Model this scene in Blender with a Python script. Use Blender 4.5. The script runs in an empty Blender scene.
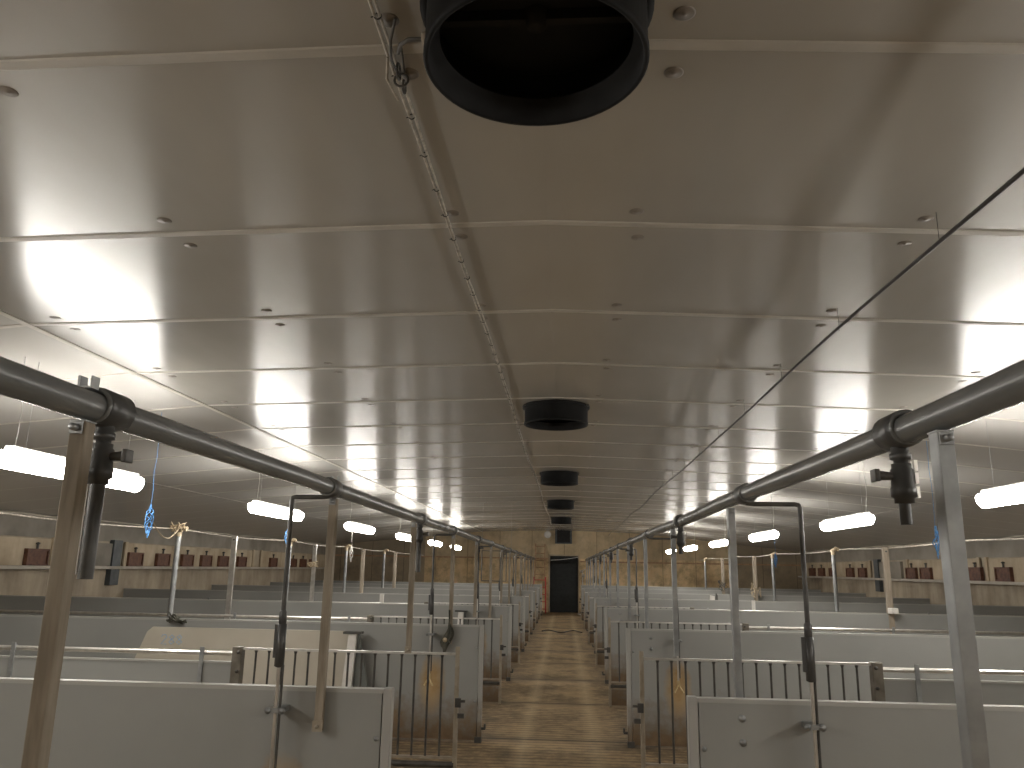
import bpy, math, random
from mathutils import Vector, Matrix
random.seed(7)
S = bpy.context.scene
COL = S.collection
# ---------------------------------------------------------------- camera, world, exposure
EYE = 1.55
def make_camera():
    F = 790.0; W, H = 1024, 768
    f = Vector((564-512, 384-569, F)).normalized()          # aisle direction seen in camera axes (x right, y up, z forward)
    r = math.radians(1.0)
    up0 = Vector((math.sin(r), math.cos(r), 0))
    up = (up0 + Vector((0, 0, 1))*(-(up0.dot(f))/f.z)).normalized()
    rt = up.cross(f)
    if rt.x < 0: rt = -rt
    cx = Vector((rt.x, f.x, up.x)); cy = Vector((rt.y, f.y, up.y)); cz = -Vector((rt.z, f.z, up.z))
    m = Matrix((cx, cy, cz)).transposed().to_4x4(); m.translation = Vector((0, 0, EYE))
    cd = bpy.data.cameras.new('camera'); cd.sensor_width = 36; cd.lens = F/W*36; cd.clip_end = 200; cd.clip_start = 0.05
    co = bpy.data.objects.new('camera', cd); COL.objects.link(co); co.matrix_world = m
    S.camera = co
make_camera()
wd = bpy.data.worlds.new('world'); S.world = wd; wd.use_nodes = True
bg = wd.node_tree.nodes['Background']; bg.inputs[0].default_value = (1.0, .85, .68, 1); bg.inputs[1].default_value = 0.012
S.view_settings.view_transform = 'Standard'; S.view_settings.look = 'None'
S.view_settings.gamma = 1; S.view_settings.use_curve_mapping = False
S.view_settings.exposure = 0.33
LAMP = 38.0                                                  # emission of the lamp tubes
# ---------------------------------------------------------------- materials
def newmat(name, col, rough=.5, metal=0, spec=.5):
    m = bpy.data.materials.new(name); m.use_nodes = True
    b = m.node_tree.nodes['Principled BSDF']
    b.inputs['Base Color'].default_value = (*col, 1); b.inputs['Roughness'].default_value = rough
    b.inputs['Metallic'].default_value = metal; b.inputs['Specular IOR Level'].default_value = spec
    return m, m.node_tree, b
def node(nt, t, **k):
    n = nt.nodes.new(t)
    for a, v in k.items():
        if a.startswith('i_'):
            n.inputs[a[2:].replace('_', ' ')].default_value = v
        else: setattr(n, a, v)
    return n
def noise(nt, scale, detail=4, rough=.55, stretch=None, loc=None):
    tc = node(nt, 'ShaderNodeTexCoord'); mp = node(nt, 'ShaderNodeMapping')
    if stretch: mp.inputs['Scale'].default_value = stretch
    if loc: mp.inputs['Location'].default_value = loc
    n = node(nt, 'ShaderNodeTexNoise'); n.inputs['Scale'].default_value = scale
    n.inputs['Detail'].default_value = detail; n.inputs['Roughness'].default_value = rough
    nt.links.new(tc.outputs['Object'], mp.inputs[0]); nt.links.new(mp.outputs[0], n.inputs['Vector'])
    return n.outputs['Fac']
def ramp(nt, fac, stops):
    r = node(nt, 'ShaderNodeValToRGB'); e = r.color_ramp.elements
    e[0].position, e[0].color = stops[0][0], (*stops[0][1], 1)
    e[1].position, e[1].color = stops[-1][0], (*stops[-1][1], 1)
    for p, c in stops[1:-1]:
        x = e.new(p); x.color = (*c, 1)
    nt.links.new(fac, r.inputs[0]); return r.outputs[0]
def mixc(nt, fac, a, b, mode='MIX'):
    n = node(nt, 'ShaderNodeMix', data_type='RGBA', blend_type=mode)
    for i, v in ((0, fac), (6, a), (7, b)):
        if hasattr(v, 'is_linked') or hasattr(v, 'links'): nt.links.new(v, n.inputs[i])
        elif i == 0: n.inputs[0].default_value = v
        else: n.inputs[i].default_value = (*v, 1)
    return n.outputs[2]
def mth(nt, op, a, b=None, c=None, clamp=False):
    n = node(nt, 'ShaderNodeMath', operation=op, use_clamp=clamp)
    for i, v in enumerate((a, b, c)):
        if v is None: continue
        if hasattr(v, 'links'): nt.links.new(v, n.inputs[i])
        else: n.inputs[i].default_value = v
    return n.outputs[0]
def sep(nt):
    tc = node(nt, 'ShaderNodeTexCoord'); s = node(nt, 'ShaderNodeSeparateXYZ'); nt.links.new(tc.outputs['Object'], s.inputs[0])
    return s.outputs
def bump(nt, b, h, strength=.3, dist=.01):
    n = node(nt, 'ShaderNodeBump'); n.inputs['Strength'].default_value = strength; n.inputs['Distance'].default_value = dist
    nt.links.new(h, n.inputs['Height']); nt.links.new(n.outputs[0], b.inputs['Normal'])
def setc(nt, b, s): nt.links.new(s, b.inputs['Base Color'])

M = {}
def simple(key, c1, c2, rough=.5, metal=0, scale=8, stretch=None, bmp=0, spec=.5):
    m, nt, b = newmat(key, c1, rough, metal, spec)
    f = noise(nt, scale, stretch=stretch)
    setc(nt, b, ramp(nt, f, [(.35, c1), (.65, c2)]))
    if bmp: bump(nt, b, f, bmp)
    M[key] = m; return m
simple('pipe_grey', (.135, .14, .138), (.17, .174, .17), .27, scale=3)
simple('coupling_black', (.050, .050, .050), (.07, .07, .068), .36)
simple('black_plastic', (.005, .005, .005), (.013, .013, .013), .7, scale=5, spec=.2)
simple('black_matt', (.008, .008, .008), (.014, .013, .012), .8)
simple('tube_dark', (.045, .043, .040), (.09, .085, .075), .45, scale=12)
simple('galvanised', (.25, .26, .262), (.37, .38, .38), .42, .55, scale=9, bmp=.05)
simple('steel_bright', (.62, .60, .57), (.78, .76, .72), .28, .85, scale=14)
simple('block_rust', (.13, .115, .09), (.22, .20, .165), .6, .2, scale=9)
simple('steel_dirty', (.27, .225, .165), (.40, .355, .29), .5, .35, scale=9)
simple('timber', (.20, .165, .12), (.32, .275, .215), .75, scale=5, stretch=(6, 6, .7), bmp=.2)
simple('timber_pale', (.27, .225, .17), (.37, .315, .25), .75, scale=5, stretch=(6, 6, .7), bmp=.2)
simple('washer', (.15, .13, .11), (.24, .21, .18), .5)
simple('joint_strip', (.44, .415, .365), (.54, .51, .455), .5, scale=4)
simple('white_plastic', (.62, .60, .56), (.76, .74, .70), .45)
simple('lamp_housing', (.55, .55, .53), (.66, .66, .64), .4)
simple('blue_rope', (.05, .17, .42), (.12, .32, .62), .8, scale=60)
simple('rope_pale', (.40, .31, .19), (.62, .52, .38), .85, scale=50)
simple('cable_pale', (.30, .27, .22), (.55, .50, .43), .5, scale=30)
simple('cable_black', (.018, .016, .014), (.035, .03, .027), .5)
simple('inlet_brown', (.075, .030, .018), (.16, .07, .04), .6, scale=10)
simple('red_paint', (.42, .045, .030), (.58, .09, .06), .5, scale=12)
simple('ladder_wood', (.30, .17, .09), (.45, .28, .16), .6, scale=12)
simple('rag', (.045, .045, .035), (.12, .115, .09), .9, scale=14, bmp=.4)
simple('brass', (.55, .42, .22), (.75, .62, .38), .35, .8, scale=20)
simple('blue_marker', (.22, .42, .68), (.40, .56, .74), .6, scale=80)
simple('door_dark', (.010, .012, .012), (.018, .02, .02), .7)
simple('vent_grey', (.05, .06, .065), (.09, .10, .105), .5)
simple('wall_grey', (.17, .15, .12), (.30, .27, .225), .6, scale=1.2)
simple('ledge', (.40, .365, .30), (.54, .49, .42), .5, scale=3)
simple('panel_shade', (.115, .125, .115), (.15, .158, .145), .5, scale=2)

def mat_ceiling():
    m, nt, b = newmat('ceiling_sheet', (.6, .57, .52), .33, 0, 1.0)
    f = noise(nt, .5, 3); g = noise(nt, 45, 2, stretch=(.22, 1, 1)); h = noise(nt, 3, 3, stretch=(1, .3, 1))
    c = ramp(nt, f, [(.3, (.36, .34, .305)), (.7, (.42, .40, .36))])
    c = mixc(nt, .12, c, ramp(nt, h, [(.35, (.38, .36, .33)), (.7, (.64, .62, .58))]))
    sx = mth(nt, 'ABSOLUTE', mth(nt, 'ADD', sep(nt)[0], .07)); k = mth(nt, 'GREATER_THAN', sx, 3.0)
    c = mixc(nt, mth(nt, 'MULTIPLY', k, .8), c, (.68, .665, .63))  # outer sheets painted paler, standing in for lamplight on the ceiling there
    setc(nt, b, c); b.inputs['Roughness'].default_value = .27
    b.inputs['Anisotropic'].default_value = .88; b.inputs['IOR'].default_value = 1.8; b.inputs['Coat Weight'].default_value = .3; b.inputs['Coat Roughness'].default_value = .26; tn = node(nt, 'ShaderNodeTangent', direction_type='UV_MAP', uv_map='grain')
    nt.links.new(tn.outputs[0], b.inputs['Tangent'])
    bump(nt, b, g, .12, .003)
    return m
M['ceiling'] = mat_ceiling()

def mat_panel(key, c1, c2, dirt=1.0, stain=None):
    m, nt, b = newmat(key, c1, .42)
    f = noise(nt, 1.3, 5); g = noise(nt, 7, 5, .65)
    c = ramp(nt, f, [(.3, c1), (.7, c2)])
    s = sep(nt)
    # dried muck splashed up from the floor, ragged upper edge
    d = mth(nt, 'SUBTRACT', .42, s[2]); d = mth(nt, 'ADD', d, mth(nt, 'MULTIPLY', mth(nt, 'SUBTRACT', g, .5), .7))
    d = mth(nt, 'MULTIPLY', mth(nt, 'MULTIPLY', d, 3.0, clamp=True), dirt)
    c = mixc(nt, d, c, ramp(nt, g, [(.3, (.10, .065, .035)), (.7, (.20, .135, .075))]))
    if stain:                                                # yellow rust bloom around the drinker
        x0, z0 = stain
        dx = mth(nt, 'DIVIDE', mth(nt, 'SUBTRACT', s[0], x0), .13); dz = mth(nt, 'DIVIDE', mth(nt, 'SUBTRACT', s[2], z0), .26)
        r = mth(nt, 'ADD', mth(nt, 'MULTIPLY', dx, dx), mth(nt, 'MULTIPLY', dz, dz))
        r = mth(nt, 'ADD', r, mth(nt, 'MULTIPLY', mth(nt, 'SUBTRACT', g, .5), 1.6))
        k = mth(nt, 'MULTIPLY', mth(nt, 'SUBTRACT', 1.1, r, clamp=True), .85)
        c = mixc(nt, k, c, ramp(nt, g, [(.3, (.30, .17, .055)), (.7, (.55, .37, .15))]))
    setc(nt, b, c); nt.links.new(ramp(nt, g, [(.3, (.36,)*3), (.7, (.55,)*3)]), b.inputs['Roughness'])
    M[key] = m
G1, G2 = (.265, .268, .255), (.31, .312, .295)
mat_panel('panel', G1, G2)
mat_panel('panel_left', G1, G2, stain=(-.47, .50))
mat_panel('panel_right', G1, G2, stain=(.46, .50))
mat_panel('panel_cap', (.34, .335, .315), (.40, .395, .37), .9)
mat_panel('board', (.45, .41, .335), (.58, .54, .455), .8)

def mat_floor(key, pitch, gap, base, dark, lines=True):
    m, nt, b = newmat(key, base, .7)
    s = sep(nt); g = noise(nt, 1.6, 6, .6); h = noise(nt, 9, 6, .7); st = noise(nt, 2.2, 5, .6, stretch=(1, .12, 1))
    c = ramp(nt, g, [(.38, dark), (.55, base), (.75, tuple(min(1, v*1.35) for v in base))])
    c = mixc(nt, .35, c, ramp(nt, h, [(.35, (.05, .035, .018)), (.65, (.50, .36, .20))]))
    # two paler wheel tracks worn along the aisle
    for x0 in (-.36, .28):
        t = mth(nt, 'ABSOLUTE', mth(nt, 'SUBTRACT', s[0], x0)); t = mth(nt, 'MULTIPLY', mth(nt, 'SUBTRACT', .11, t, clamp=True), 7, clamp=True)
        t = mth(nt, 'MULTIPLY', t, st)
        c = mixc(nt, t, c, (.62, .48, .29))
    w = mth(nt, 'ABSOLUTE', mth(nt, 'SUBTRACT', mth(nt, 'FRACT', mth(nt, 'DIVIDE', mth(nt, 'ADD', s[1], .3), 2.05)), .5))
    w = mth(nt, 'ADD', mth(nt, 'SUBTRACT', w, .40), mth(nt, 'MULTIPLY', mth(nt, 'SUBTRACT', h, .5), .5))
    w = mth(nt, 'MULTIPLY', mth(nt, 'MULTIPLY', w, 7, clamp=True), .6)
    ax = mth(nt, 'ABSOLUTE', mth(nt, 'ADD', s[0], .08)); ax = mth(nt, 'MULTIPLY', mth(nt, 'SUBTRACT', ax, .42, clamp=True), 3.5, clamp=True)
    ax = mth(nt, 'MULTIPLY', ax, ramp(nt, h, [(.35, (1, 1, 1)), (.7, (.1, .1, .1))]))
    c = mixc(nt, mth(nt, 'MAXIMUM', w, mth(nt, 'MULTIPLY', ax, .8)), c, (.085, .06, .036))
    # slots between the slats
    fy = mth(nt, 'FRACT', mth(nt, 'DIVIDE', s[1], pitch)); k = mth(nt, 'LESS_THAN', fy, gap)
    fb = mth(nt, 'FRACT', mth(nt, 'DIVIDE', mth(nt, 'ADD', s[1], .3), 2.05)); kb = mth(nt, 'LESS_THAN', fb, .013)
    k = mth(nt, 'MULTIPLY', k, .6); k = mth(nt, 'MAXIMUM', k, kb)
    c = mixc(nt, k, c, (.03, .02, .012))
    setc(nt, b, c); bump(nt, b, h, .4, .01)
    M[key] = m
mat_floor('floor', .105, .2, (.37, .26, .135), (.13, .09, .045))

def mat_endwall():
    m, nt, b = newmat('end_wall', (.3, .2, .1), .65)
    g = noise(nt, .7, 6, .6); h = noise(nt, 3.5, 5, .6, stretch=(1, 1, .35)); s = sep(nt)
    c = ramp(nt, g, [(.32, (.36, .23, .10)), (.5, (.80, .57, .29)), (.72, (.92, .74, .46))])
    c = mixc(nt, .4, c, ramp(nt, h, [(.3, (.34, .24, .13)), (.7, (.78, .63, .42))]))
    q = noise(nt, 1.9, 7, .72, loc=(3, 1, 5)); c = mixc(nt, mth(nt, 'MULTIPLY', mth(nt, 'SUBTRACT', q, .46, clamp=True), 4.0, clamp=True), c, (.20, .15, .085))
    up = mth(nt, 'MULTIPLY', mth(nt, 'GREATER_THAN', s[2], 1.93), .55)        # upper boarding is a greyer board
    c = mixc(nt, up, c, (.45, .37, .25))
    o1 = mth(nt, 'GREATER_THAN', s[0], 6.2); o2 = mth(nt, 'LESS_THAN', s[0], -5.2)          # darker towards both outer ends of the wall
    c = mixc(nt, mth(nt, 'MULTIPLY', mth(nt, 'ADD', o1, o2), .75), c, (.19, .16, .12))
    fx = mth(nt, 'FRACT', mth(nt, 'DIVIDE', s[0], 1.2)); k = mth(nt, 'MULTIPLY', mth(nt, 'LESS_THAN', fx, .018), .6)
    c = mixc(nt, k, c, (.06, .04, .02))
    setc(nt, b, c); M['end_wall'] = m
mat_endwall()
def mat_sidewall():
    m, nt, b = newmat('side_wall', (.3, .25, .2), .75)
    g = noise(nt, .9, 6, .62); h = noise(nt, 2.5, 5, .6, stretch=(1, 1, .2)); s = sep(nt)
    c = ramp(nt, g, [(.32, (.20, .16, .115)), (.5, (.42, .345, .25)), (.7, (.60, .51, .38))])
    c = mixc(nt, .45, c, ramp(nt, h, [(.3, (.10, .075, .05)), (.7, (.48, .42, .33))]))
    setc(nt, b, c); M['side_wall'] = m
mat_sidewall()
def mat_inletboard():
    m, nt, b = newmat('inlet_board', (.5, .42, .3), .7)
    g = noise(nt, 1.5, 6, .6); h = noise(nt, 4, 4, .6, stretch=(1, 1, .2))
    c = ramp(nt, g, [(.3, (.26, .19, .11)), (.7, (.62, .52, .37))])
    c = mixc(nt, .4, c, ramp(nt, h, [(.3, (.28, .2, .12)), (.7, (.62, .54, .42))]))
    setc(nt, b, c); M['inlet_board'] = m
mat_inletboard()
m, nt, b = newmat('lamp_tube', (1, 1, 1), .4)
b.inputs['Emission Color'].default_value = (1.0, .955, .885, 1); b.inputs['Emission Strength'].default_value = LAMP
M['lamp_tube'] = m
# ---------------------------------------------------------------- mesh helpers
class MB:
    def __init__(s): s.v = []; s.f = []; s.sm = []
    def add(s, vs, fs, sm=False):
        o = len(s.v); s.v += [tuple(v) for v in vs]; s.f += [tuple(i+o for i in f) for f in fs]; s.sm += [sm]*len(fs); return s
    def box(s, x0, x1, y0, y1, z0, z1, rot=0, c=None):
        vs = [Vector((x, y, z)) for z in (z0, z1) for x, y in ((x0, y0), (x1, y0), (x1, y1), (x0, y1))]
        if rot:
            c = Vector(c or ((x0+x1)/2, (y0+y1)/2, 0)); R = Matrix.Rotation(rot, 3, 'Z'); vs = [R @ (v-c)+c for v in vs]
        return s.add(vs, [(3, 2, 1, 0), (4, 5, 6, 7), (0, 1, 5, 4), (1, 2, 6, 5), (2, 3, 7, 6), (3, 0, 4, 7)])
    def beam(s, a, b, w, t):
        a, b = Vector(a), Vector(b); d = (b-a).normalized(); u = d.cross(Vector((0, 0, 1)))
        if u.length < .05: u = Vector((1, 0, 0))
        u.normalize(); n = u.cross(d).normalized(); vs = []
        for p in (a, b):
            for i, j in ((-1, -1), (1, -1), (1, 1), (-1, 1)): vs.append(p+u*i*w/2+n*j*t/2)
        return s.add(vs, [(3, 2, 1, 0), (4, 5, 6, 7), (0, 1, 5, 4), (1, 2, 6, 5), (2, 3, 7, 6), (3, 0, 4, 7)])
    def tube(s, pts, r, n=12, caps=True):
        P = [Vector(p) for p in pts]; rr = r if isinstance(r, (list, tuple)) else [r]*len(P)
        vs = []; prev = None
        for i, p in enumerate(P):
            d = (P[min(i+1, len(P)-1)]-P[max(i-1, 0)]).normalized()
            if prev is None:
                u = d.cross(Vector((0, 0, 1)))
                if u.length < .1: u = d.cross(Vector((0, 1, 0)))
            else: u = prev-d*prev.dot(d)
            u.normalize(); prev = u; w = d.cross(u)
            for k in range(n):
                a = 2*math.pi*k/n; vs.append(p+(u*math.cos(a)+w*math.sin(a))*rr[i])
        fs = [(i*n+k, i*n+(k+1) % n, (i+1)*n+(k+1) % n, (i+1)*n+k) for i in range(len(P)-1) for k in range(n)]
        s.add(vs, fs, True)
        if caps:
            m_ = len(P)-1
            s.add([vs[k] for k in range(n)], [tuple(range(n))[::-1]]); s.add([vs[m_*n+k] for k in range(n)], [tuple(range(n))])
        return s
    def lathe(s, prof, c=(0, 0, 0), n=32, axis='Z'):
        vs = []
        for r, z in prof:
            for k in range(n):
                a = 2*math.pi*k/n; p = (r*math.cos(a), r*math.sin(a), z)
                if axis == 'Y': p = (p[0], p[2], p[1])
                if axis == 'X': p = (p[2], p[0], p[1])
                vs.append(Vector(p)+Vector(c))
        fs = [(i*n+k, i*n+(k+1) % n, (i+1)*n+(k+1) % n, (i+1)*n+k) for i in range(len(prof)-1) for k in range(n)]
        return s.add(vs, fs, True)
    def ring(s, c, R, r, axis='Y', n=28, m_=8):
        vs = []; fs = []
        for i in range(n):
            a = 2*math.pi*i/n
            for j in range(m_):
                b_ = 2*math.pi*j/m_; q = R+r*math.cos(b_); h = r*math.sin(b_)
                p = {'Z': (q*math.cos(a), q*math.sin(a), h), 'Y': (q*math.cos(a), h, q*math.sin(a)), 'X': (h, q*math.cos(a), q*math.sin(a))}[axis]
                vs.append(Vector(p)+Vector(c))
        for i in range(n):
            for j in range(m_): fs.append((i*m_+j, i*m_+(j+1) % m_, ((i+1) % n)*m_+(j+1) % m_, ((i+1) % n)*m_+j))
        return s.add(vs, fs, True)
    def prism(s, poly, d0, d1, axis='Y'):
        n = len(poly)
        def P(a, b_, d): return {'Y': (a, d, b_), 'X': (d, a, b_), 'Z': (a, b_, d)}[axis]
        vs = [P(a, b_, d0) for a, b_ in poly]+[P(a, b_, d1) for a, b_ in poly]
        return s.add(vs, [tuple(range(n))[::-1], tuple(range(n, 2*n))]+[(i, (i+1) % n, n+(i+1) % n, n+i) for i in range(n)])
    def build(s, name, mat, parent=None, bevel=0, loc=None):
        me = bpy.data.meshes.new(name); me.from_pydata(s.v, [], s.f); me.materials.append(M[mat])
        me.polygons.foreach_set('use_smooth', s.sm); me.update()
        import bmesh
        bm = bmesh.new(); bm.from_mesh(me); bmesh.ops.recalc_face_normals(bm, faces=bm.faces); bm.to_mesh(me); bm.free()
        o = bpy.data.objects.new(name, me); COL.objects.link(o)
        if parent: o.parent = parent
        if loc: o.location = loc
        if bevel:
            b_ = o.modifiers.new('bevel', 'BEVEL'); b_.width = bevel; b_.segments = 2; b_.limit_method = 'ANGLE'
        return o
def thing(name, label, cat, loc=(0, 0, 0), group=None):
    o = bpy.data.objects.new(name, None); COL.objects.link(o); o.location = loc; o.empty_display_size = .1
    tag(o, label, cat, group); return o
def tag(o, label=None, cat=None, group=None, kind=None):
    if label: o['label'] = label
    if cat: o['category'] = cat
    if group: o['group'] = group
    if kind: o['kind'] = kind
    return o
def struct(o, label=None): o['kind'] = 'structure'; 
def dup(root, loc, label=None):
    r = root.copy(); COL.objects.link(r); r.location = loc
    if label: r['label'] = label
    for ch in list(root.children):
        c = ch.copy(); COL.objects.link(c); c.parent = r
        for g in list(ch.children):
            d = g.copy(); COL.objects.link(d); d.parent = c
    return r
ORD = ['nearest', 'second', 'third', 'fourth', 'fifth', 'sixth', 'seventh', 'eighth', 'ninth', 'tenth', 'eleventh', 'twelfth', 'thirteenth', 'fourteenth', 'fifteenth', 'sixteenth']
def nth(i, n):
    if i == n-1 and n > 2: return 'farthest'
    return ORD[i] if i == 0 else ORD[i]+' nearest'
def ford(i, n): return 'the one nearest the camera' if i == 0 else 'the farthest one' if i == n-1 else ORD[i]+' from the camera'
SIDE = {-1: 'left', 1: 'right'}
# ---------------------------------------------------------------- room shell
XL, XR, Y0, Y1 = -8.8, 8.6, -4.0, 30.0
def ceil_z(x):
    a = abs(x+.07)
    return 2.955-.03*a if a < 3 else 2.865-.10*(a-3)
b = MB().box(XL-.1, XR+.1, Y0-.1, Y1+.1, -.1, 0); struct(b.build('floor', 'floor'))
xs = [XL-.1, -5.67, -3.07, -.07, 2.93, 5.53, XR+.1]
b = MB()
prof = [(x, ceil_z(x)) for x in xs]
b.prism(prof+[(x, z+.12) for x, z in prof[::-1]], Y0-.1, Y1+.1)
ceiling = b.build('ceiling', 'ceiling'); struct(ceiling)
uvl = ceiling.data.uv_layers.new(name='grain')               # embossing of the sheets runs across the barn
for li, l in enumerate(ceiling.data.loops):
    v = ceiling.data.vertices[l.vertex_index].co; uvl.data[li].uv = (v.y, v.x)
SKEW = .018
JY = [1.90+1.153*k for k in range(-5, 25)]
for y in JY:
    b = MB()
    for x0, x1 in zip(xs[1:-2], xs[2:-1]):
        z0, z1 = ceil_z(x0), ceil_z(x1)
        a0, a1 = y+SKEW*x0, y+SKEW*x1
        b.add([(x0, a0-.018, z0-.004), (x1, a1-.018, z1-.004), (x1, a1+.018, z1-.004), (x0, a0+.018, z0-.004), (x0, a0-.024, z0+.002), (x1, a1-.024, z1+.002), (x1, a1+.024, z1+.002), (x0, a0+.024, z0+.002)],
              [(0, 1, 2, 3), (0, 4, 5, 1), (3, 2, 6, 7)])
    b.build('joint_strip', 'joint_strip', ceiling)
for y in [1.90+1.153*k+.12 for k in range(-5, 25)]:           # outer sheets are laid with their joints staggered a little
    b = MB()
    for x0, x1 in ((xs[0], xs[1]), (xs[-2], xs[-1])):
        z0, z1 = ceil_z(x0), ceil_z(x1)
        a0, a1 = y+SKEW*x0, y+SKEW*x1; b.add([(x0, a0-.006, z0-.004), (x1, a1-.006, z1-.004), (x1, a1+.006, z1-.004), (x0, a0+.006, z0-.004)], [(0, 1, 2, 3)])
    b.build('joint_strip', 'joint_strip', ceiling)
for x in (-3.07, 2.93):
    MB().box(x-.022, x+.022, Y0, Y1, ceil_z(x)-.006, ceil_z(x)+.004).build('ridge_strip', 'joint_strip', ceiling)
for x in (-5.67, 5.53):
    MB().box(x-.010, x+.010, Y0, Y1, ceil_z(x)-.004, ceil_z(x)+.004).build('seam_strip', 'washer', ceiling)
wm = MB().lathe([(.0, -.004), (.006, -.004), (.008, -.0015), (.024, -.002), (.029, 0), (.029, .001)], n=16)
w0 = None
for y in JY[4:20]:
    for dy in (-.12, .12):
        for x in (-2.85, -1.65, -.45, .30, 1.43, 2.75):
            if w0 is None: w = w0 = wm.build('fixing_washer', 'washer', ceiling)
            else: w = w0.copy(); COL.objects.link(w); w.parent = ceiling
            w.location = (x+random.uniform(-.02, .02), y+SKEW*x+dy+random.uniform(-.015, .015), ceil_z(x)-.001)
            w.rotation_euler = (0, 0, 0)
ws = [o for o in ceiling.children if o.name.startswith('fixing_washer')]
# side walls with a ledge and boarded inlet strip
for sd, X in ((-1, XL), (1, XR)):
    nm = SIDE[sd]; e = X+sd*.1
    w = MB().box(min(X, e), max(X, e), Y0-.1, Y1+.1, 0, 2.45).build('wall_'+nm, 'side_wall'); struct(w)
    a = X-sd*.0; c = X-sd*.012
    tp = MB().box(min(X, c), max(X, c), Y0, Y1, 1.92, 2.30).build('upper_sheet', 'wall_grey', w)
    c = X-sd*.16; sh = MB().box(min(X, c), max(X, c), Y0, Y1, 1.40, 1.455).build('trim_1' if sd < 0 else 'trim_2', 'ledge'); struct(sh)
    b = MB()
    segs = [(5.2, 10.8), (11.2, 13.4), (15.6, 22.4), (22.9, 29.9)] if sd < 0 else [(6, 11.5), (11.9, 17.1), (17.3, 20.9), (23.3, 29.9)]
    for s0, s1 in segs:
        c = X-sd*.02; b.box(min(X, c), max(X, c), s0, s1, 1.46, 1.90)
        for q in (s0, s1-.1):
            c = X-sd*.05; b.box(min(X, c), max(X, c), q, q+.1, 1.46, 1.93)
    b.build('inlet_boarding', 'inlet_board', w)
    c = X-sd*.07; g0, g1 = (13.6, 15.4) if sd < 0 else (21.2, 22.9)
    MB().box(min(X, c), max(X, c), g0, g1, 1.46, 1.88).build('blanking_sheet', 'wall_grey', w)
    c2 = X-sd*.10; MB().box(min(X, c2), max(X, c2), g1-.3, g1, 1.1, 1.95).build('mullion', 'vent_grey', w)
    # sagging pale strip along the eave
    pts = [(X-sd*.06, Y0+.1+i*(Y1-Y0-.2)/60, 2.285-.02*math.sin(i*.9)-.015*math.sin(i*2.3)) for i in range(61)]
    struct(MB().tube(pts, .022, 8).build('trim_3' if sd < 0 else 'trim_4', 'ledge'))
# inlets
inl_m = None
for sd, X, ys in ((-1, XL, [12.9, 16.0, 17.15, 18.3, 19.3, 20.3, 21.5, 23.9, 25.7, 26.7, 27.7]), (1, XR, [16.4, 17.5, 18.45, 19.8, 20.6, 23.9, 24.9, 26.5, 27.6, 28.6])):
    for i, y in enumerate(ys):
        lab = 'red-brown air inlet on the %s wall ledge, %s' % (SIDE[sd], ford(i, len(ys)))
        if i == 0:
            t = thing('air_inlet', lab, 'air inlet', (X-sd*.021, y, 1.46), 'air inlets on the %s wall' % SIDE[sd])
            def bx(x0, x1, *r): return (min(x0, x1), max(x0, x1))+r
            s_ = -sd
            MB().box(*bx(0, s_*.07, -.28, .28, 0, .03)).box(*bx(0, s_*.07, -.28, .28, .24, .27)).box(*bx(0, s_*.07, -.28, -.25, .03, .24)).box(*bx(0, s_*.07, .25, .28, .03, .24)).build('frame', 'inlet_brown', t)
            MB().box(*bx(0, s_*.045, -.25, .25, .03, .24)).build('flap', 'inlet_brown', t)
            MB().tube([(s_*.03, 0, .27), (s_*.03, 0, .34)], .02, 8).lathe([(0.001, .0), (.035, .012), (.035, .03), (.001, .045)], (s_*.03, 0, .335), 10).build('pull_knob', 'tube_dark', t)
            t0 = t
        else: dup(t0, (X-sd*.021, y, 1.46), lab)
# end wall with a doorway, and the wall behind the camera
b = MB(); y0, y1 = Y1, Y1+.2
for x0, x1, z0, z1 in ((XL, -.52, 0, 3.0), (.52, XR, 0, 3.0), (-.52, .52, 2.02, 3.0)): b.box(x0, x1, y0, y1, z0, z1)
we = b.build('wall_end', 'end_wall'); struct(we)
MB().box(XL, -.6, Y1-.05, Y1, 1.89, 1.94).box(.6, XR, Y1-.05, Y1, 1.80, 1.85).build('batten', 'ladder_wood', we)
struct(MB().box(XL, XR, Y0-.1, Y0, 0, 3.0).build('wall_back', 'side_wall'))
b = MB()
b.box(-.7, -.6, Y1+.2, Y1+4, 0, 2.3).box(.6, .7, Y1+.2, Y1+4, 0, 2.3).box(-.7, .7, Y1+4, Y1+4.1, 0, 2.3).box(-.7, .7, Y1+.2, Y1+4, 2.25, 2.35).box(-.7, .7, Y1, Y1+4, -.05, -.001)
struct(b.build('wall_passage', 'door_dark'))
b = MB(); b.box(-.57, -.52, Y1-.03, Y1+.05, 0, 2.07).box(.52, .56, Y1-.03, Y1+.05, 0, 2.07).box(-.57, .57, Y1-.03, Y1+.05, 2.02, 2.07)
dr = b.build('door_1', 'inlet_board'); struct(dr)
# half-open dark door leaf inside the frame
MB().box(-.50, .50, Y1+.12, Y1+.16, .0, 2.02).build('door_leaf', 'door_dark', dr)
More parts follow.
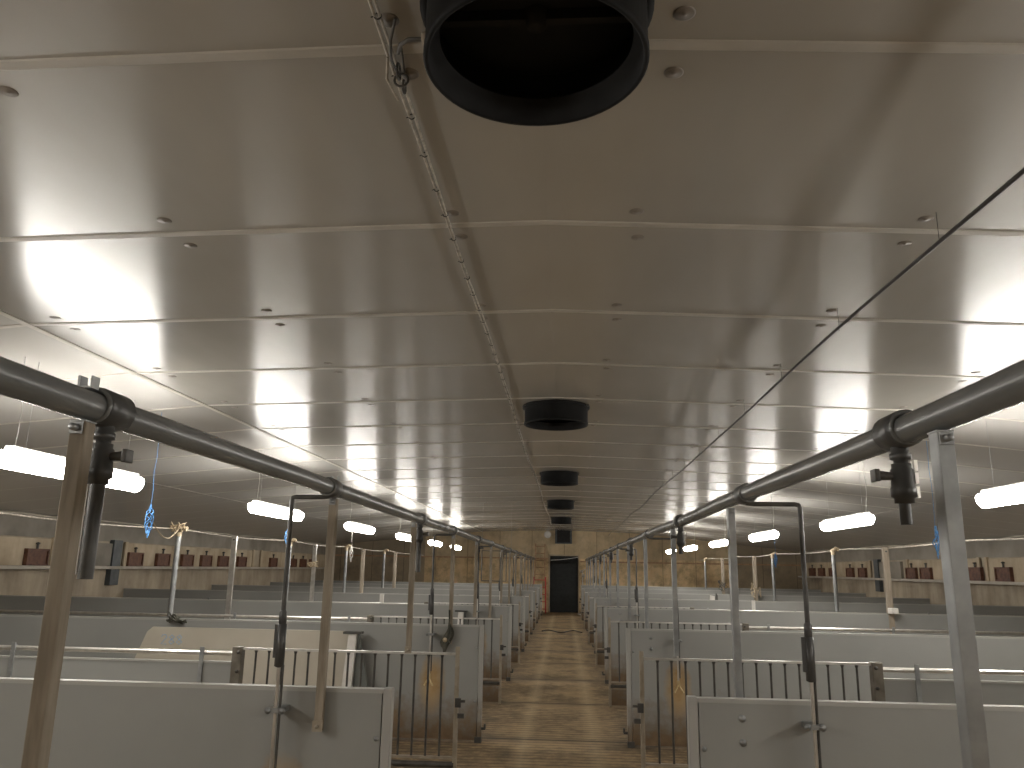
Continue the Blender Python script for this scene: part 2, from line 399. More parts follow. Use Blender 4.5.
# ---------------------------------------------------------------- partitions
SOLID = [3.64+4.06*k for k in range(7)]; BARRED = [5.85+4.0*k for k in range(6)]
def solid_partition(sd, i):
    y = SOLID[i]; X0 = -.75 if sd < 0 else (.53 if i == 0 else .575); XW = XL if sd < 0 else XR
    t = thing('pen_partition', 'solid grey plastic partition %s of the aisle, %s' % (SIDE[sd], ford(i, 7)), 'partition', (X0, y, 0), 'solid partitions %s of the aisle' % SIDE[sd])
    L = abs(XW-X0)
    bx = lambda a, c, *r: (min(sd*a, sd*c), max(sd*a, sd*c))+r
    MB().box(*bx(.045, L, .0, .045, .02, 1.01)).build('panel', 'panel_left' if sd < 0 else 'panel_right', t)
    MB().box(*bx(.04, L, -.003, .048, 1.005, 1.022)).build('top_trim', 'panel_cap', t)
    MB().box(*bx(.0, .04, -.004, .05, .0, 1.026)).build('end_profile', 'panel_cap', t, bevel=.004)
    MB().box(*bx(.0, .06, -.02, .065, 0, .05)).tube([(0, .0, .12), (-sd*.035, 0, .12)], .012, 8).tube([(-sd*.03, 0, .12), (-sd*.03, 0, .16)], .01, 8).build('floor_foot', 'tube_dark', t)
    for z in (.82, .35):
        MB().lathe([(.001, -.007), (.006, -.007), (.007, -.003), (.011, -.002), (.011, 0)], (sd*.062, 0, z), 10, 'Y').build('bolt', 'galvanised', t)
    if sd > 0:
        for z in (.85, .945):
            MB().lathe([(.001, -.006), (.008, -.006), (.009, -.003), (.016, -.002), (.016, 0)], (.225, 0, z), 10, 'Y').build('bolt', 'galvanised', t)
    return t
for sd in (-1, 1):
    for i in range(7): solid_partition(sd, i)
def barred_partition(sd, i, proto=None):
    y = BARRED[i]; X0 = -.735 if sd < 0 else .525
    lab = 'barred steel partition %s of the aisle, %s' % (SIDE[sd], ford(i, 6))
    if proto: return dup(proto, (X0, y, 0), lab)
    t = thing('barred_partition', lab, 'partition', (X0, y, 0), 'barred partitions %s of the aisle' % SIDE[sd])
    XW = XL if sd < 0 else XR; L = abs(XW-X0)
    bx = lambda a, c, *r: (min(sd*a, sd*c), max(sd*a, sd*c))+r
    MB().box(*bx(0, .03, -.012, .012, 0, 1.0)).build('end_post', 'steel_dirty', t, bevel=.003)
    MB().box(*bx(.03, 1.575, -.014, .014, .943, .958)).build('top_rail', 'steel_bright', t)
    MB().box(*bx(.03, 1.575, -.014, .014, .262, .278)).build('bottom_rail', 'steel_dirty', t)
    MB().tube([(sd*.02, 0, .225), (sd*1.6, 0, .225)], .02, 10).build('lower_tube', 'tube_dark', t)
    MB().box(*bx(.03, 1.575, -.012, .012, .02, .19)).build('kick_board', 'panel', t)
    n = 15
    for k in range(n):
        x = sd*(.125+.0965*k)
        MB().tube([(x, 0, .27), (x, 0, .944)], .0078, 8).lathe([(.0085, -.02), (.014, 0)], (x, 0, .944), 8).build('bar', 'tube_dark', t)
    MB().box(*bx(1.57, 1.64, -.035, .035, 0, .965)).build('block_post', 'block_rust', t, bevel=.004)
    MB().lathe([(.001, -.012), (.012, -.012), (.012, 0)], (sd*1.59, -.035, .93), 8, 'Y').lathe([(.001, -.012), (.012, -.012), (.012, 0)], (sd*1.59, -.035, .80), 8, 'Y').build('bolt', 'tube_dark', t)
    MB().tube([(sd*1.64, 0, .918), (sd*L, 0, .918)], .017, 12).build('top_tube', 'steel_bright', t)
    MB().box(*bx(1.64, L, -.02, .02, .02, .85)).build('lower_panel', 'panel', t)
    MB().box(*bx(1.64, L, -.024, .024, .85, .862)).build('top_trim', 'panel_cap', t)
    for a in (1.85, 3.27, 5.4):
        MB().box(*bx(a, a+.03, -.032, -.022, .5, .96)).build('tube_bracket', 'galvanised', t)
        MB().ring((sd*(a+.015), 0, .918), .019, .006, 'X', 14, 6).build('tube_clamp', 'galvanised', t)
    MB().box(*bx(-.02, .02, -.03, -.012, .60, .66)).tube([(-sd*.02, -.02, .64), (-sd*.05, -.02, .64)], .009, 8).box(*bx(-.045, .0, -.03, -.012, .53, .56)).build('latch', 'tube_dark', t)
    return t
for sd in (-1, 1):
    p = None
    for i in range(6):
        q = barred_partition(sd, i, p); p = p or q
# ---------------------------------------------------------------- overhead pipes
PX = {-1: -1.06, 1: .80}; PZ = {-1: 1.895, 1: 1.889}
post_y = {-1: [1.655, 3.60, 5.62, 7.6, 9.75, 11.7, 13.8, 15.8, 17.8, 19.85, 21.9, 23.9, 26.0, 28.0], 1: [1.69, 3.84, 5.88, 7.9, 9.95, 12.0, 13.95, 16.05, 18, 20.1, 22.1, 24.2, 26.1, 28.2]}
valve_y = {-1: [1.74, 5.85, 9.9, 13.9, 17.9, 22.0, 25.9], 1: [1.93, 5.6, 9.7, 13.75, 17.8, 21.8, 25.85]}
drop_y = {-1: [3.55+4.06*k for k in range(7)], 1: [3.57+4.06*k for k in range(7)]}
for sd in (-1, 1):
    X, Z = PX[sd], PZ[sd]
    t = thing('supply_pipe', 'long dark grey plastic supply pipe running overhead along the %s side of the aisle' % SIDE[sd], 'pipe', (X, 0, Z))
    pts = []
    for i in range(0, 69):
        y = -3.9+i*.5
        if y > 29.9: break
        pts.append((.004*math.sin(i*1.1), y, -.007*(1+math.cos(2*math.pi*(y-3.6)/4.06+math.pi))*.5-(.001 if i % 2 else 0)))
    MB().tube(pts, .034, 20).build('pipe_run', 'pipe_grey', t)
    for y in drop_y[sd]+valve_y[sd]:
        MB().tube([(0, y-.05, -.003), (0, y-.046, -.003), (0, y+.046, -.003), (0, y+.05, -.003)], [.038, .044, .044, .038], 20).build('coupling', 'coupling_black', t)
        MB().ring((0, y-.055, -.003), .037, .006, 'Y', 24, 8).build('collar_ring', 'pipe_grey', t)
for sd in (-1, 1):
    for i, y in enumerate(post_y[sd]):
        X = PX[sd]; barr = (i % 2 == 0)
        zb = (.972 if barr else .85) if sd < 0 else (.972 if barr else 0)
        if sd < 0:
            yy = y if barr else SOLID[i//2]-.028
            t = thing('timber_support', 'brown timber batten under the left overhead pipe, %s' % ford(i, 14), 'post', (X, yy, zb), 'timber battens under the left pipe')
            h = PZ[sd]-.048-zb
            MB().box(-.018, .018, -.0185, .0185, 0, h).build('batten', 'timber', t, bevel=.003)
            MB().box(-.022, .022, -.024, -.017, .0, .045).lathe([(.001, -.012), (.008, -.012), (.008, 0)], (0, -.024, .022), 8, 'Y').build('foot_screw', 'steel_dirty', t)
        else:
            t = thing('steel_support', 'grey steel channel post under the right overhead pipe, %s' % ford(i, 14), 'post', (X-.013, y, zb), 'steel posts under the right pipe')
            h = PZ[sd]-.048-zb
            MB().box(-.016, .016, -.021, -.017, 0, h).box(-.016, -.0125, -.017, .021, 0, h).box(.0125, .016, -.017, .021, 0, h).build('channel', 'galvanised', t, bevel=.001)
        b = MB()
        b.box(-.014, .014, -.026, -.021, h-.028, h-.002).lathe([(.001, -.014), (.008, -.014), (.008, 0)], (0, -.026, h-.015), 8, 'Y')
        b.box(-.018, .018, -.021, .021, h, h+.003)
        b.build('pipe_clip', 'galvanised', t)
        if i in (0, 1) and sd < 0:
            MB().box(-.018, .016, -.014, .014, h+.076, h+.080).box(-.018, -.012, -.014, .014, h+.08, h+.104).box(.012, .016, -.014, .014, h+.08, h+.104).build('top_bracket', 'galvanised', t)
# valves hanging from the pipes
for sd in (-1, 1):
    for i, y in enumerate(valve_y[sd]):
        X, Z = PX[sd], PZ[sd]-.04
        lab = 'dark ball valve with %s on the %s overhead pipe, %s' % ('long tube' if sd < 0 else 'short stub', SIDE[sd], ford(i, 7))
        if i: dup(v0, (X, y, Z), lab); continue
        t = v0 = thing('ball_valve', lab, 'valve', (X, y, Z), 'valves under the %s pipe' % SIDE[sd])
        MB().lathe([(.020, 0), (.020, -.016), (.024, -.018), (.024, -.032), (.017, -.034), (.017, -.045)], n=16).build('saddle_nut', 'coupling_black', t)
        MB().lathe([(.001, -.040), (.022, -.042), (.022, -.052), (.026, -.056), (.026, -.095), (.029, -.1), (.029, -.120), (.022, -.124), (.022, -.135), (.001, -.136)], n=16).build('valve_body', 'coupling_black', t)
        hx = 1 if sd < 0 else -1
        MB().tube([(hx*.02, 0, -.072), (hx*.058, -.004, -.070), (hx*.064, -.006, -.068)], [.010, .012, .008], 10).box(min(hx*.058, hx*.070), max(hx*.058, hx*.070), -.022, .012, -.086, -.056).build('handle', 'tube_dark', t, bevel=.004)
        for k, zz in enumerate((-.045, -.075, -.108)):
            MB().box(-hx*.030-.004, -hx*.030+.004, -.010, .010, zz-.014, zz+.012).build('clip', 'steel_bright', t)
        L = -.345 if sd < 0 else -.185
        MB().tube([(0, 0, -.13), (0, 0, L)], .0165 if sd < 0 else .0135, 12).build('outlet_tube', 'tube_dark' if sd < 0 else 'coupling_black', t)
        if sd < 0:
            MB().box(-.026, -.0195, -.004, .004, L+.01, -.13).build('light_strip', 'white_plastic', t)
# drop pipes to the drinkers
for sd in (-1, 1):
    for i, y in enumerate(drop_y[sd]):
        X, Z = PX[sd], PZ[sd]-.042; o = -.175 if sd < 0 else .232
        lab = 'thin drinker drop pipe left of the aisle, %s' % ford(i, 7) if sd < 0 else 'thin drinker drop pipe right of the aisle, %s' % ford(i, 7)
        if i: dup(d0, (X, y, Z), lab); continue
        t = d0 = thing('drop_pipe', lab, 'pipe', (X, y, Z), 'drop pipes on the %s side' % SIDE[sd])
        MB().tube([(0, 0, 0), (o*.15, 0, -.004), (o*.9, 0, -.004), (o*.98, 0, -.008), (o, 0, -.02), (o, 0, -.56)], .0105, 10).build('upper_tube', 'tube_dark', t)
        MB().lathe([(.0115, 0), (.017, -.01), (.017, -.06), (.013, -.065)], (o, 0, -.5), 12).build('socket', 'coupling_black', t)
        MB().tube([(o-sd*.0, 0, -.555), (o, 0, -.56), (o, 0, -.735), (o, 0, -.74)], [.010, .021, .021, .010], 14).tube([(o-.018, 0, -.56), (o-.018, 0, -.70)], [.014, .014], 10).build('sleeve', 'coupling_black', t)
        MB().tube([(o, 0, -.73), (o, 0, -1.28)], .0085, 10).build('lower_tube', 'steel_bright', t)
        MB().tube([(o+.016, .006, -.73), (o+.016, .006, -1.24)], .006, 8).build('second_tube', 'tube_dark', t)
        b = MB().box(o-.032, o+.032, -.012, .088 if sd < 0 else .068, -.925, -.905)
        for q in (-.030, .030): b.lathe([(.001, -.01), (.006, -.01), (.007, -.004), (.014, -.003), (.014, .003)], (o+q, -.012, -.915), 12, 'Y')
        b.build('wall_clip', 'galvanised', t)
        MB().tube([(o, 0, -1.26), (o, 0, -1.30)], .014, 10).tube([(o, 0, -1.29), (o-.04, -.03, -1.36)], .008, 8).tube([(o, 0, -1.29), (o+.04, -.03, -1.36)], .008, 8).build('nipple', 'brass', t)
# ---------------------------------------------------------------- lamps
lamp_x = {-1: -3.47, 1: 3.47}; lamp_y = {-1: [-2.75, 1.35, 5.45, 9.5, 13.5, 17.5, 21.6, 25.8], 1: [-2.2, 1.95, 6.05, 10.15, 14.3, 18.4, 22.5, 26.5]}
for sd in (-1, 1):
    for i, y in enumerate(lamp_y[sd]):
        X = lamp_x[sd]; Z = 2.17
        vis = i-2
        if vis >= 0: lab = 'glowing white tube lamp hung over the %s pens, %s' % (SIDE[sd], 'nearest one in view' if vis == 0 else ford(vis, 6))
        else: lab = 'glowing white tube lamp over the %s pens, out of view beside the camera' % SIDE[sd] if vis == -1 else 'glowing white tube lamp over the %s pens, behind the camera' % SIDE[sd]
        if i: dup(l0, (X, y, Z), lab); continue
        t = l0 = thing('tube_lamp', lab, 'lamp', (X, y, Z), 'hanging tube lamps on the %s' % SIDE[sd])
        hc = ceil_z(X)-Z
        MB().prism([(-.034, .05), (.034, .05), (.030, .075), (-.030, .075)], -.75, .75).build('housing', 'lamp_housing', t)
        pr = [(.072*math.cos(a), .030*0+.012+(.085 if math.sin(a) < 0 else .042)*math.sin(a)) for a in [math.radians(128)+math.radians(284)*k/16 for k in range(17)]]
        MB().prism(pr, -.77, .77).build('diffuser', 'lamp_tube', t)
        for q in (-.6, .6):
            MB().tube([(0, q, .06), (0, q, hc)], .0015, 6).build('hanging_wire', 'galvanised', t)
        MB().tube([(0, -.7, .06), (.02, -.72, .3), (0, -.74, hc)], .003, 6).build('power_lead', 'lamp_housing', t)
# knotted blue cords hanging by the lamps
def cord(x, y, zt, zk, zb, mat, label, seed):
    rnd = random.Random(seed)
    t = thing('knotted_twine', label, 'cord', (x, y, zb), 'knotted cords by the lamps')
    MB().tube([(rnd.uniform(-.006, .006), rnd.uniform(-.006, .006), z) for z in [zt-zb-k*(zt-zk)/6 for k in range(7)]], .0022, 6).build('cord_line', mat, t)
    b = MB(); h = zk-zb
    for k in range(5):
        pts = []
        for j in range(9):
            a = j/8; pts.append((math.sin(a*6+k*1.7)*.03*math.sin(a*math.pi)+rnd.uniform(-.008, .008), math.cos(a*5+k)*.025*math.sin(a*math.pi), h-a*h*rnd.uniform(.8, 1)))
        b.tube(pts, .0045, 6)
    b.build('knot', mat, t)
cord(-3.47, 6.5, ceil_z(3.47), 2.02, 1.74, 'blue_rope', 'blue knotted cord hanging beyond the nearest lamp over the left pens', 1)
cord(-3.47, 9.9, 2.19, 1.98, 1.78, 'blue_rope', 'blue cord hanging under the second nearest lamp over the left pens', 2)
cord(-3.47, 13.0, 2.16, 1.85, 1.60, 'white_plastic', 'white cord dangling under the third nearest lamp over the left pens', 3)
cord(3.47, 7.75, ceil_z(3.47), 2.0, 1.70, 'blue_rope', 'blue cord hanging beside the big right steel post, between two lamps', 4)
cord(3.47, 13.55, 2.16, 1.86, 1.62, 'blue_rope', 'blue knotted cord hanging between the second and third lamps over the right pens', 5)
# ---------------------------------------------------------------- round posts out in the pens
def pen_post(x, y, kind, label, top=1.93):
    t = thing('pen_post', label, 'post', (x, y, 0), 'posts out in the %s pens' % ('left' if x < 0 else 'right'))
    if kind == 'pipe':
        MB().tube([(0, 0, 0), (0, 0, top)], .032, 12).build('post_shaft', 'galvanised', t)
        MB().tube([(0, 0, top-.07), (0, 0, top), (.05, 0, top+.03), (.10, 0, top+.02)], [.038, .040, .034, .03], 10).build('elbow', 'rope_pale', t)
    elif kind == 'strip':
        MB().box(-.035, .035, -.02, -.014, 0, top).box(-.035, -.029, -.014, .02, 0, top).box(.029, .035, -.014, .02, 0, top).build('post_shaft', 'steel_bright', t)
        MB().lathe([(.001, -.014), (.012, -.014), (.012, 0)], (0, -.02, top-.05), 8, 'Y').build('bolt', 'tube_dark', t)
    else:
        MB().box(-.04, .04, -.03, .03, 0, top).build('post_shaft', 'timber_pale', t, bevel=.004)
        MB().lathe([(.001, -.014), (.012, -.014), (.012, 0)], (0, -.03, top-.06), 8, 'Y').build('bolt', 'tube_dark', t)
    return t
LP = [(2.03, 'pipe', 'round steel post with pale rope knotted at its top, nearest in the left pens'), (2.39, 'strip', 'bright flat steel post without rope in the left pens, second nearest'),
      (2.89, 'pipe', 'round steel post in the left pens behind the nearest left drop pipe'), (3.19, 'strip', 'thin bright steel post in the left pens with pale rags tied halfway up'),
      (3.66, 'pipe', 'round steel post in the left pens under the third lamp'), (3.98, 'timber', 'pale timber post in the left pens, left of the twin far ones'),
      (4.45, 'pipe', 'round steel post in the left pens, next to last'), (4.75, 'timber', 'pale timber post in the left pens, farthest of all')]
for r_, k, l in LP: pen_post(-4.72, 4.72*r_, k, l)
RP = [(2.59, 'timber', 'grey-brown timber post with a white block at its foot in the right pens'), (3.08, 'pipe', 'round steel post with a bent top in the right pens, left of the timber one'),
      (3.96, 'pipe', 'round steel post in the right pens behind the blue knotted cord'), (4.34, 'timber', 'timber post with a rope tied low down in the right pens'),
      (5.2, 'timber', 'timber post in the right pens just right of the farthest steel post'), (5.83, 'pipe', 'round steel post in the right pens, farthest of all')]
for r_, k, l in RP: pen_post(4.55, 4.55*r_, k, l)
def rope_bundle(x, y, z, s, mat, label, seed, n=6, name='rope_knot', down=0):
    rnd = random.Random(seed); b = MB()
    for k in range(n):
        pts = [Vector((rnd.uniform(-1, 1)*s, rnd.uniform(-.6, .6)*s-.02, rnd.uniform(-.6, .6)*s-down*rnd.random())) for _ in range(4)]
        q = []
        for a in range(12):
            u = a/11*3; i = min(2, int(u)); f = u-i; q.append(pts[i].lerp(pts[i+1], f*f*(3-2*f)))
        b.tube(q, .007, 6)
    o = b.build(name, mat, loc=(x, y, z)); tag(o, label, 'rope'); return o
rope_bundle(-4.72, 9.53, 1.97, .10, 'rope_pale', 'pale rope knotted around the top of the nearest left round post', 5, 8)
rope_bundle(-4.72, 15.0, 1.55, .11, 'rope_pale', 'pale rag and rope bundle tied halfway up a thin left steel post', 6, 8)
rope_bundle(4.55, 19.75, 1.30, .13, 'rope_pale', 'tan rope tied low on a timber post in the right pens', 8, 6, down=.3)
rope_bundle(4.55, 23.66, 1.25, .16, 'tube_dark', 'dark rope hanging low on the far right timber post', 9, 6, down=.2)
pts = [(-3.47-.02-1.2*a, 6.6+2.9*a, 1.88-.12*math.sin(a*math.pi)+.06*a) for a in [k/14 for k in range(15)]]
tag(MB().tube(pts, .006, 6).build('slack_rope', 'rope_pale'), 'slack pale rope sagging from the blue cord to the knotted left post', 'rope')
tag(MB().box(4.50, 4.60, 11.62, 11.75, 1.023, 1.10).build('white_block', 'white_plastic', bevel=.008), 'white block resting on the partition top at the foot of the right timber post', 'block')
# ---------------------------------------------------------------- exhaust chimneys
for i, y in enumerate([1.75, 6.87, 11.85, 16.8, 22.4]):
    lab = 'round black exhaust duct in the ceiling over the aisle, %s' % ford(i, 5)
    if i: dup(c0, (-.073, y, 2.78), lab); continue
    t = c0 = thing('exhaust_duct', lab, 'duct', (-.073, y, 2.78), 'black exhaust ducts over the aisle')
    MB().lathe([(.268, .17), (.268, .075), (.244, .070), (.244, .062), (.268, .058), (.268, .004), (.271, 0), (.279, 0), (.282, .004), (.282, .02), (.279, .024), (.279, .17)], n=64).build('duct_wall', 'black_plastic', t)
    MB().lathe([(.279, .150), (.297, .150), (.297, .168), (.279, .168)], n=64).build('flange', 'black_plastic', t)
    MB().lathe([(.001, .155), (.267, .155), (.267, .165), (.001, .165)], n=48).box(-.26, .26, -.012, .012, .125, .155).lathe([(.001, .11), (.025, .11), (.03, .155)], n=16).build('damper', 'black_matt', t)
    for a in (.5, 2.6, 3.6, 5.8):
        MB().box(.28*math.cos(a)-.010, .28*math.cos(a)+.03*math.cos(a)+.010, .28*math.sin(a)-.010, .28*math.sin(a)+.010, .150, .165).build('fixing_lug', 'tube_dark', t)
# ---------------------------------------------------------------- cables along the ceiling
t = thing('twin_cable', 'twin pale cord with black ties running along the ceiling left of the ducts', 'cable', (-.47, 0, 2.932))
def cx(y): return -.012*math.sin(y*.8)+(.0035*max(0, y-6))
for s_ in (-1, 1):
    pts = [(cx(y)+s_*.006+.003*math.sin(y*3+s_), y, -.004*abs(math.sin(y*1.35))) for y in [-3.9+.25*k for k in range(120)]]
    MB().tube(pts, .0042, 6).build('strand', 'cable_pale', t)
y = .8; k = 0
while y < 16:
    zz = -.004*abs(math.sin(y*1.35))
    MB().ring((cx(y), y, zz), .009, .0022, 'Y', 12, 6).tube([(cx(y)-.008, y, zz), (cx(y)-.017, y-.004, zz-.006)], .0016, 5).build('cable_tie', 'cable_black', t)
    y += .235+.02*math.sin(k*2.1); k += 1
MB().tube([(.03, 1.76, .005), (.01, 1.80, -.03), (-.005, 1.88, -.035), (0, 1.97, -.02)], .004, 6).tube([(.02, 1.88, .01), (.02, 1.94, -.03)], .003, 6).ring((.0, 1.95, -.02), .022, .004, 'X', 14, 6).ring((.0, 1.99, -.02), .020, .004, 'Y', 14, 6).ring((.0, 2.03, -.015), .018, .004, 'X', 14, 6).build('knot', 'tube_dark', t)
MB().tube([(-.02, 1.9, -.01), (-.035, 1.96, -.035), (-.02, 2.05, -.045)], .004, 6).build('loose_tail', 'cable_pale', t)
t = thing('ceiling_hook', 'bent hook with a round knob screwed in beside the nearest duct', 'hook', (-.40, 1.80, 2.93))
MB().tube([(-.05, .05, -.03), (-.035, .01, -.035), (-.01, -.01, -.035), (.025, -.01, -.035)], .006, 8).build('hook_arm', 'tube_dark', t)
MB().lathe([(.001, 0), (.018, .002), (.018, .02), (.006, .026), (.001, .026)], (.025, -.01, -.035), 12, 'X').build('knob', 'timber_pale', t)
pts = []
for k in range(90):
    y = -3+k*.37
    if y > 29.7: break
    pts.append((1.40+.0075*y+.010*math.sin(y*1.3), y, ceil_z(1.5)-.12-.015*math.sin(y*.9)))
cb = thing('black_cable', 'single black cable running along the ceiling right of the ducts', 'cable', (0, 0, 0))
MB().tube(pts, .0085, 8).build('cable_run', 'cable_black', cb)
for k in range(20):
    y = .6+1.15*k; MB().tube([(1.40+.0075*y, y, ceil_z(1.5)-.125), (1.40+.0075*y, y, ceil_z(1.5))], .0015, 5).build('hanger_wire', 'tube_dark', cb)
# ---------------------------------------------------------------- loose things
# beige board with the chalked number, fixed on the second left solid partition
t = thing('marked_board', 'stained beige board with a blue number, fixed to the second solid left partition', 'board', (-3.0, 7.675, 0))
MB().prism([(-1.30, .06), (-.98, .90), (-.93, .945), (1.03, .945), (1.03, .06)], -.012, .012).build('board_sheet', 'board', t, bevel=.002)
def strokes(char, x, z, w, h):
    segs = {'2': [(0, .8), (.2, 1), (.8, 1), (1, .75), (0, 0), (1, 0)], '8': [(.5, .52), (.05, .75), (.5, 1), (.95, .75), (.5, .52), (.0, .25), (.5, 0), (1, .25), (.5, .52)]}[char]
    return [(x+a*w, -.0155, z+c*h) for a, c in segs]
b = MB()
for k, ch in enumerate('288'): b.tube(strokes(ch, -.83+k*.075, .79, .052, .085), .0035, 6)
b.build('blue_number', 'blue_marker', t)
# tapered white stays standing in the pens
for X, y, lab in ((-1.96, 7.63, 'white tapered stay with a flat top against the second solid left partition'), (-1.47, 11.72, 'white tapered stay with a flat top against the third solid left partition')):
    t = thing('tapered_stay', lab, 'bracket', (X, y, 0), 'tapered stays on the left partitions')
    MB().prism([(-.10, .05), (.0, .05), (.045, .93), (-.03, .93)], -.09, -.02).build('stay_body', 'white_plastic', t, bevel=.003)
    MB().box(-.08, .09, -.10, -.0, .93, .95).build('top_plate', 'tube_dark', t)
    MB().prism([(.01, .05), (.26, .05), (.06, .93), (.05, .93)], -.05, -.02).build('shadow_sheet', 'panel_shade', t)  # dark sheet standing in for the shadow beside the stay
# rag on the second left partition
rnd = random.Random(4)
def rag(x, y, z, w, h, label):
    nx, nz = 10, 16; vs = []; fs = []
    for side in (0, 1):
        for j in range(nz+1):
            v = j/nz
            half = w*(.18+.75*math.sin(min(1, v*1.15)*math.pi*.62)**1.5)*(1-.35*max(0, v-.8)/.2)
            for i in range(nx+1):
                u = i/nx*2-1
                yy = (-.035*math.cos(u*1.45)*(.5+v*.6)+.010*math.sin(u*9+v*5)) if side == 0 else .0
                vs.append((u*half+.02*math.sin(v*5)-.02*v, yy, -v*h*(1+.12*math.sin(u*3+1))))
    n1 = (nx+1)*(nz+1)
    for s_ in (0, n1):
        for j in range(nz):
            for i in range(nx):
                a = s_+j*(nx+1)+i; fs.append((a, a+1, a+nx+2, a+nx+1))
    for j in range(nz):
        for i in (0, nx):
            a = j*(nx+1)+i; fs.append((a, a+nx+1, a+nx+1+n1, a+n1))
    for i in range(nx):
        for j in (0, nz):
            a = j*(nx+1)+i; fs.append((a, a+1, a+1+n1, a+n1))
    t = thing('work_glove', label, 'glove', (x, y, z))
    MB().add(vs, fs, True).build('glove_body', 'rag', t)
    MB().tube([(0, -.02, .12), (.005, -.02, .02), (0, -.03, -.03)], .008, 6).build('hanging_string', 'rag', t)
    MB().lathe([(.001, -.02), (.015, -.012), (.022, 0), (.012, .01)], (-.03, -.03, -.15), 8, 'Y').build('pale_patch', 'rope_pale', t)
rag(-1.07, 7.655, 1.04, .055, .24, 'dark crumpled work glove with a pale patch hanging on the second left partition')
rope_bundle(-3.70, 7.67, 1.03, .09, 'rag', 'frayed rope bundle hooked over the partition above the blue number', 12, 8)
# small items lying on partition tops far out
tag(MB().prism([(-.04, 0), (.05, 0), (.05, .07), (-.03, .09)], -.03, .03).build('white_tub', 'white_plastic', loc=(2.82, 15.845, 1.023)), 'small white plastic piece sitting on a far right solid partition', 'plastic piece')
tag(MB().prism([(0, 0), (.05, 0), (.05, .08), (.02, .13)], -.03, .03).build('dark_tool', 'tube_dark', loc=(2.88, 15.845, 1.023)), 'small dark piece standing right beside the white piece on a far right partition', 'tool')
tag(MB().box(-.025, .025, -.008, .008, 0, .14).build('white_strip', 'white_plastic', loc=(2.68, 11.81, 1.022-.0)), 'short white upright slat on the third solid right partition', 'slat')
tag(MB().box(-.03, .03, -.008, .008, 0, .13).build('white_strip', 'white_plastic', loc=(-2.65, 11.78, 1.022)), 'short white upright slat standing on the third solid left partition', 'slat')
tag(MB().tube([(-.02, 0, .0), (0, 0, -.1), (.02, 0, -.22), (.03, 0, -.36)], .012, 6).box(-.02, .17, -.01, .01, -.01, .012).build('hanging_strap', 'cable_black', loc=(4.2, 11.775, 1.0)), 'black strap hanging over the third solid right partition', 'strap')
t = thing('tube_rack', 'dark thin tube rack hanging beside the left overhead pipe far down the aisle', 'rack', (-1.42, 17.1, 1.28))
MB().tube([(-.32, 0, 0), (-.32, 0, .62), (.30, 0, .62), (.30, 0, .60)], .012, 8).build('outer_tube', 'tube_dark', t)
MB().tube([(-.32, 0, 0), (.20, 0, 0), (.20, 0, .62)], .012, 8).build('inner_tube', 'tube_dark', t)
MB().tube([(-.32, 0, .62), (-.32, 0, ceil_z(-1.74)-1.28)], .002, 5).tube([(.30, 0, .62), (.30, 0, ceil_z(-1.12)-1.28)], .002, 5).build('hanging_wire', 'galvanised', t)
for X, s_, q0 in ((-4.80, 'left', 5.0), (4.64, 'right', 5.5)):
    pts = [(X+.015*math.sin(k*.8), q0+k*.5, 1.955-.035*abs(math.sin((q0+k*.5-1.6)*math.pi/4.06))) for k in range(46)]
    tag(MB().tube(pts, .009, 8).build('feed_line', 'cable_pale'), 'pale thin pipe sagging along the post tops over the %s pens' % s_, 'pipe')
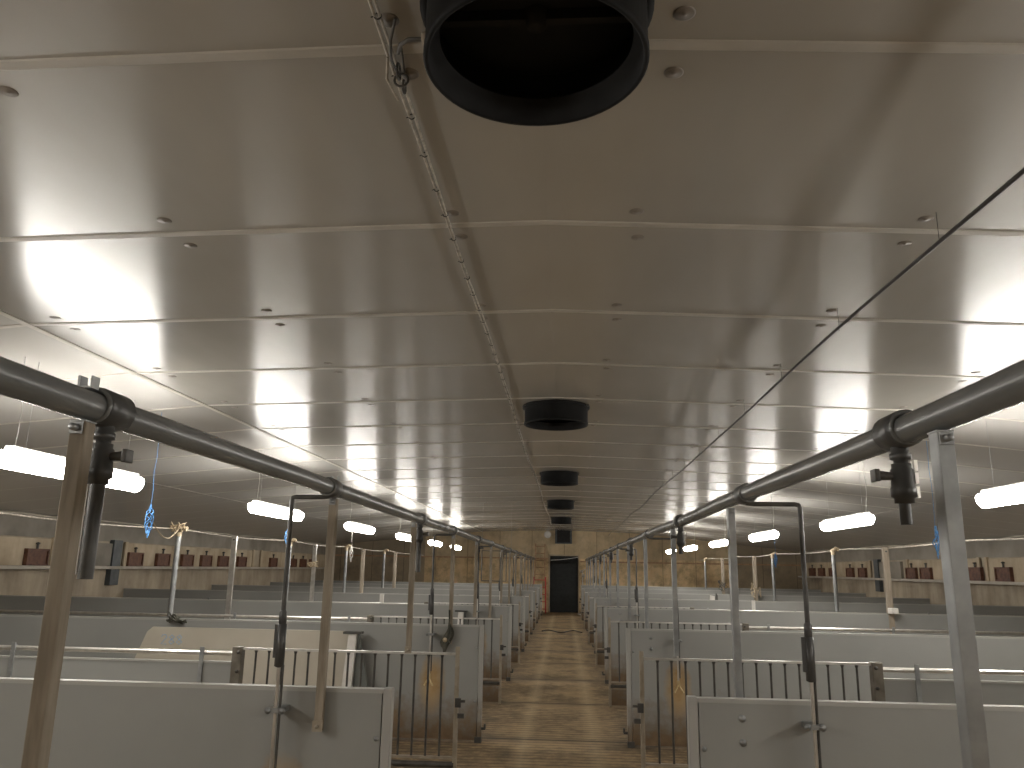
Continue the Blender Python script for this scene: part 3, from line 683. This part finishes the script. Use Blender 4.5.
# end wall equipment
t = thing('wall_fan', 'dark square fan housing on the end wall above the doorway', 'fan', (-.02, Y1, 2.46))
MB().box(-.31, .31, -.16, 0, 0, .61).build('fan_housing', 'vent_grey', t, bevel=.01)
MB().box(-.24, .24, -.175, -.16, .04, .57).build('louvre', 'black_matt', t)
MB().box(-.31, -.25, -.18, -.16, 0, .61).box(.25, .31, -.18, -.16, 0, .61).build('frame', 'vent_grey', t)
t = thing('wall_clock', 'round white dial on the end wall left of the fan', 'clock', (-.61, Y1, 2.79))
MB().lathe([(.001, -.05), (.11, -.05), (.13, -.04), (.13, 0)], (0, 0, 0), 28, 'Y').build('dial', 'white_plastic', t)
MB().ring((0, -.045, 0), .128, .012, 'Y', 28, 6).build('rim', 'ledge', t)
MB().box(-.03, .03, -.04, 0, .13, .22).build('hanger', 'ledge', t)
t = thing('step_ladder', 'red and wooden ladder leaning on the end wall left of the doorway', 'ladder', (-.88, 29.2, 0))
for s_ in (-1, 1):
    MB().beam((s_*.23, 0, 0), (s_*.21, .34, 1.25), .05, .04).build('rail', 'red_paint', t)
    MB().beam((s_*.18, .36, 1.2), (s_*.17, .73, 2.45), .04, .035).build('upper_rail', 'ladder_wood', t)
for k in range(5): z = .15+k*.25; MB().tube([(-.23, .272*z, z), (.23, .272*z, z)], .016, 8).build('rung', 'red_paint', t)
for k in range(5): z = 1.35+k*.25; MB().tube([(-.18, .295*z+.01, z), (.18, .295*z+.01, z)], .015, 8).build('upper_rung', 'ladder_wood', t)
pts = [(-.50+1.02*k/12, Y1-.06, 1.86+.12*(k/12)-.02*math.sin(k/12*math.pi)) for k in range(13)]
tag(MB().tube(pts, .010, 6).build('white_string', 'white_plastic'), 'white cord strung across the top of the far doorway', 'cord')
t = thing('wall_tap', 'pale pipe fittings on the end wall right of the doorway', 'pipe fitting', (.68, Y1, 0))
MB().tube([(0, -.04, .1), (0, -.04, 1.5), (.10, -.04, 1.55)], .02, 8).build('riser_pipe', 'white_plastic', t)
MB().lathe([(.001, -.1), (.06, -.09), (.07, -.04), (.03, 0)], (.03, 0, 1.32), 10, 'Y').lathe([(.001, -.1), (.05, -.09), (.06, -.04), (.03, 0)], (-.03, 0, 1.47), 10, 'Y').build('valve_wheel', 'ledge', t)
for k in range(4): MB().box(-.05, .07, -.05, 0, .3+.27*k, .34+.27*k).build('clip', 'ladder_wood', t)
tag(MB().tube([(.50, 28.9, .02), (1.0, 26.6, .02)], .02, 8).build('loose_pipe', 'white_plastic'), 'white pipe lying on the floor at the right of the far doorway', 'pipe')
pts = [(-.55+1.0*k/20, 20.9+.35*math.sin(k*.5), .014) for k in range(21)]
tag(MB().tube(pts, .014, 6).build('floor_hose', 'cable_black'), 'dark hose snaking across the aisle floor far ahead', 'hose')
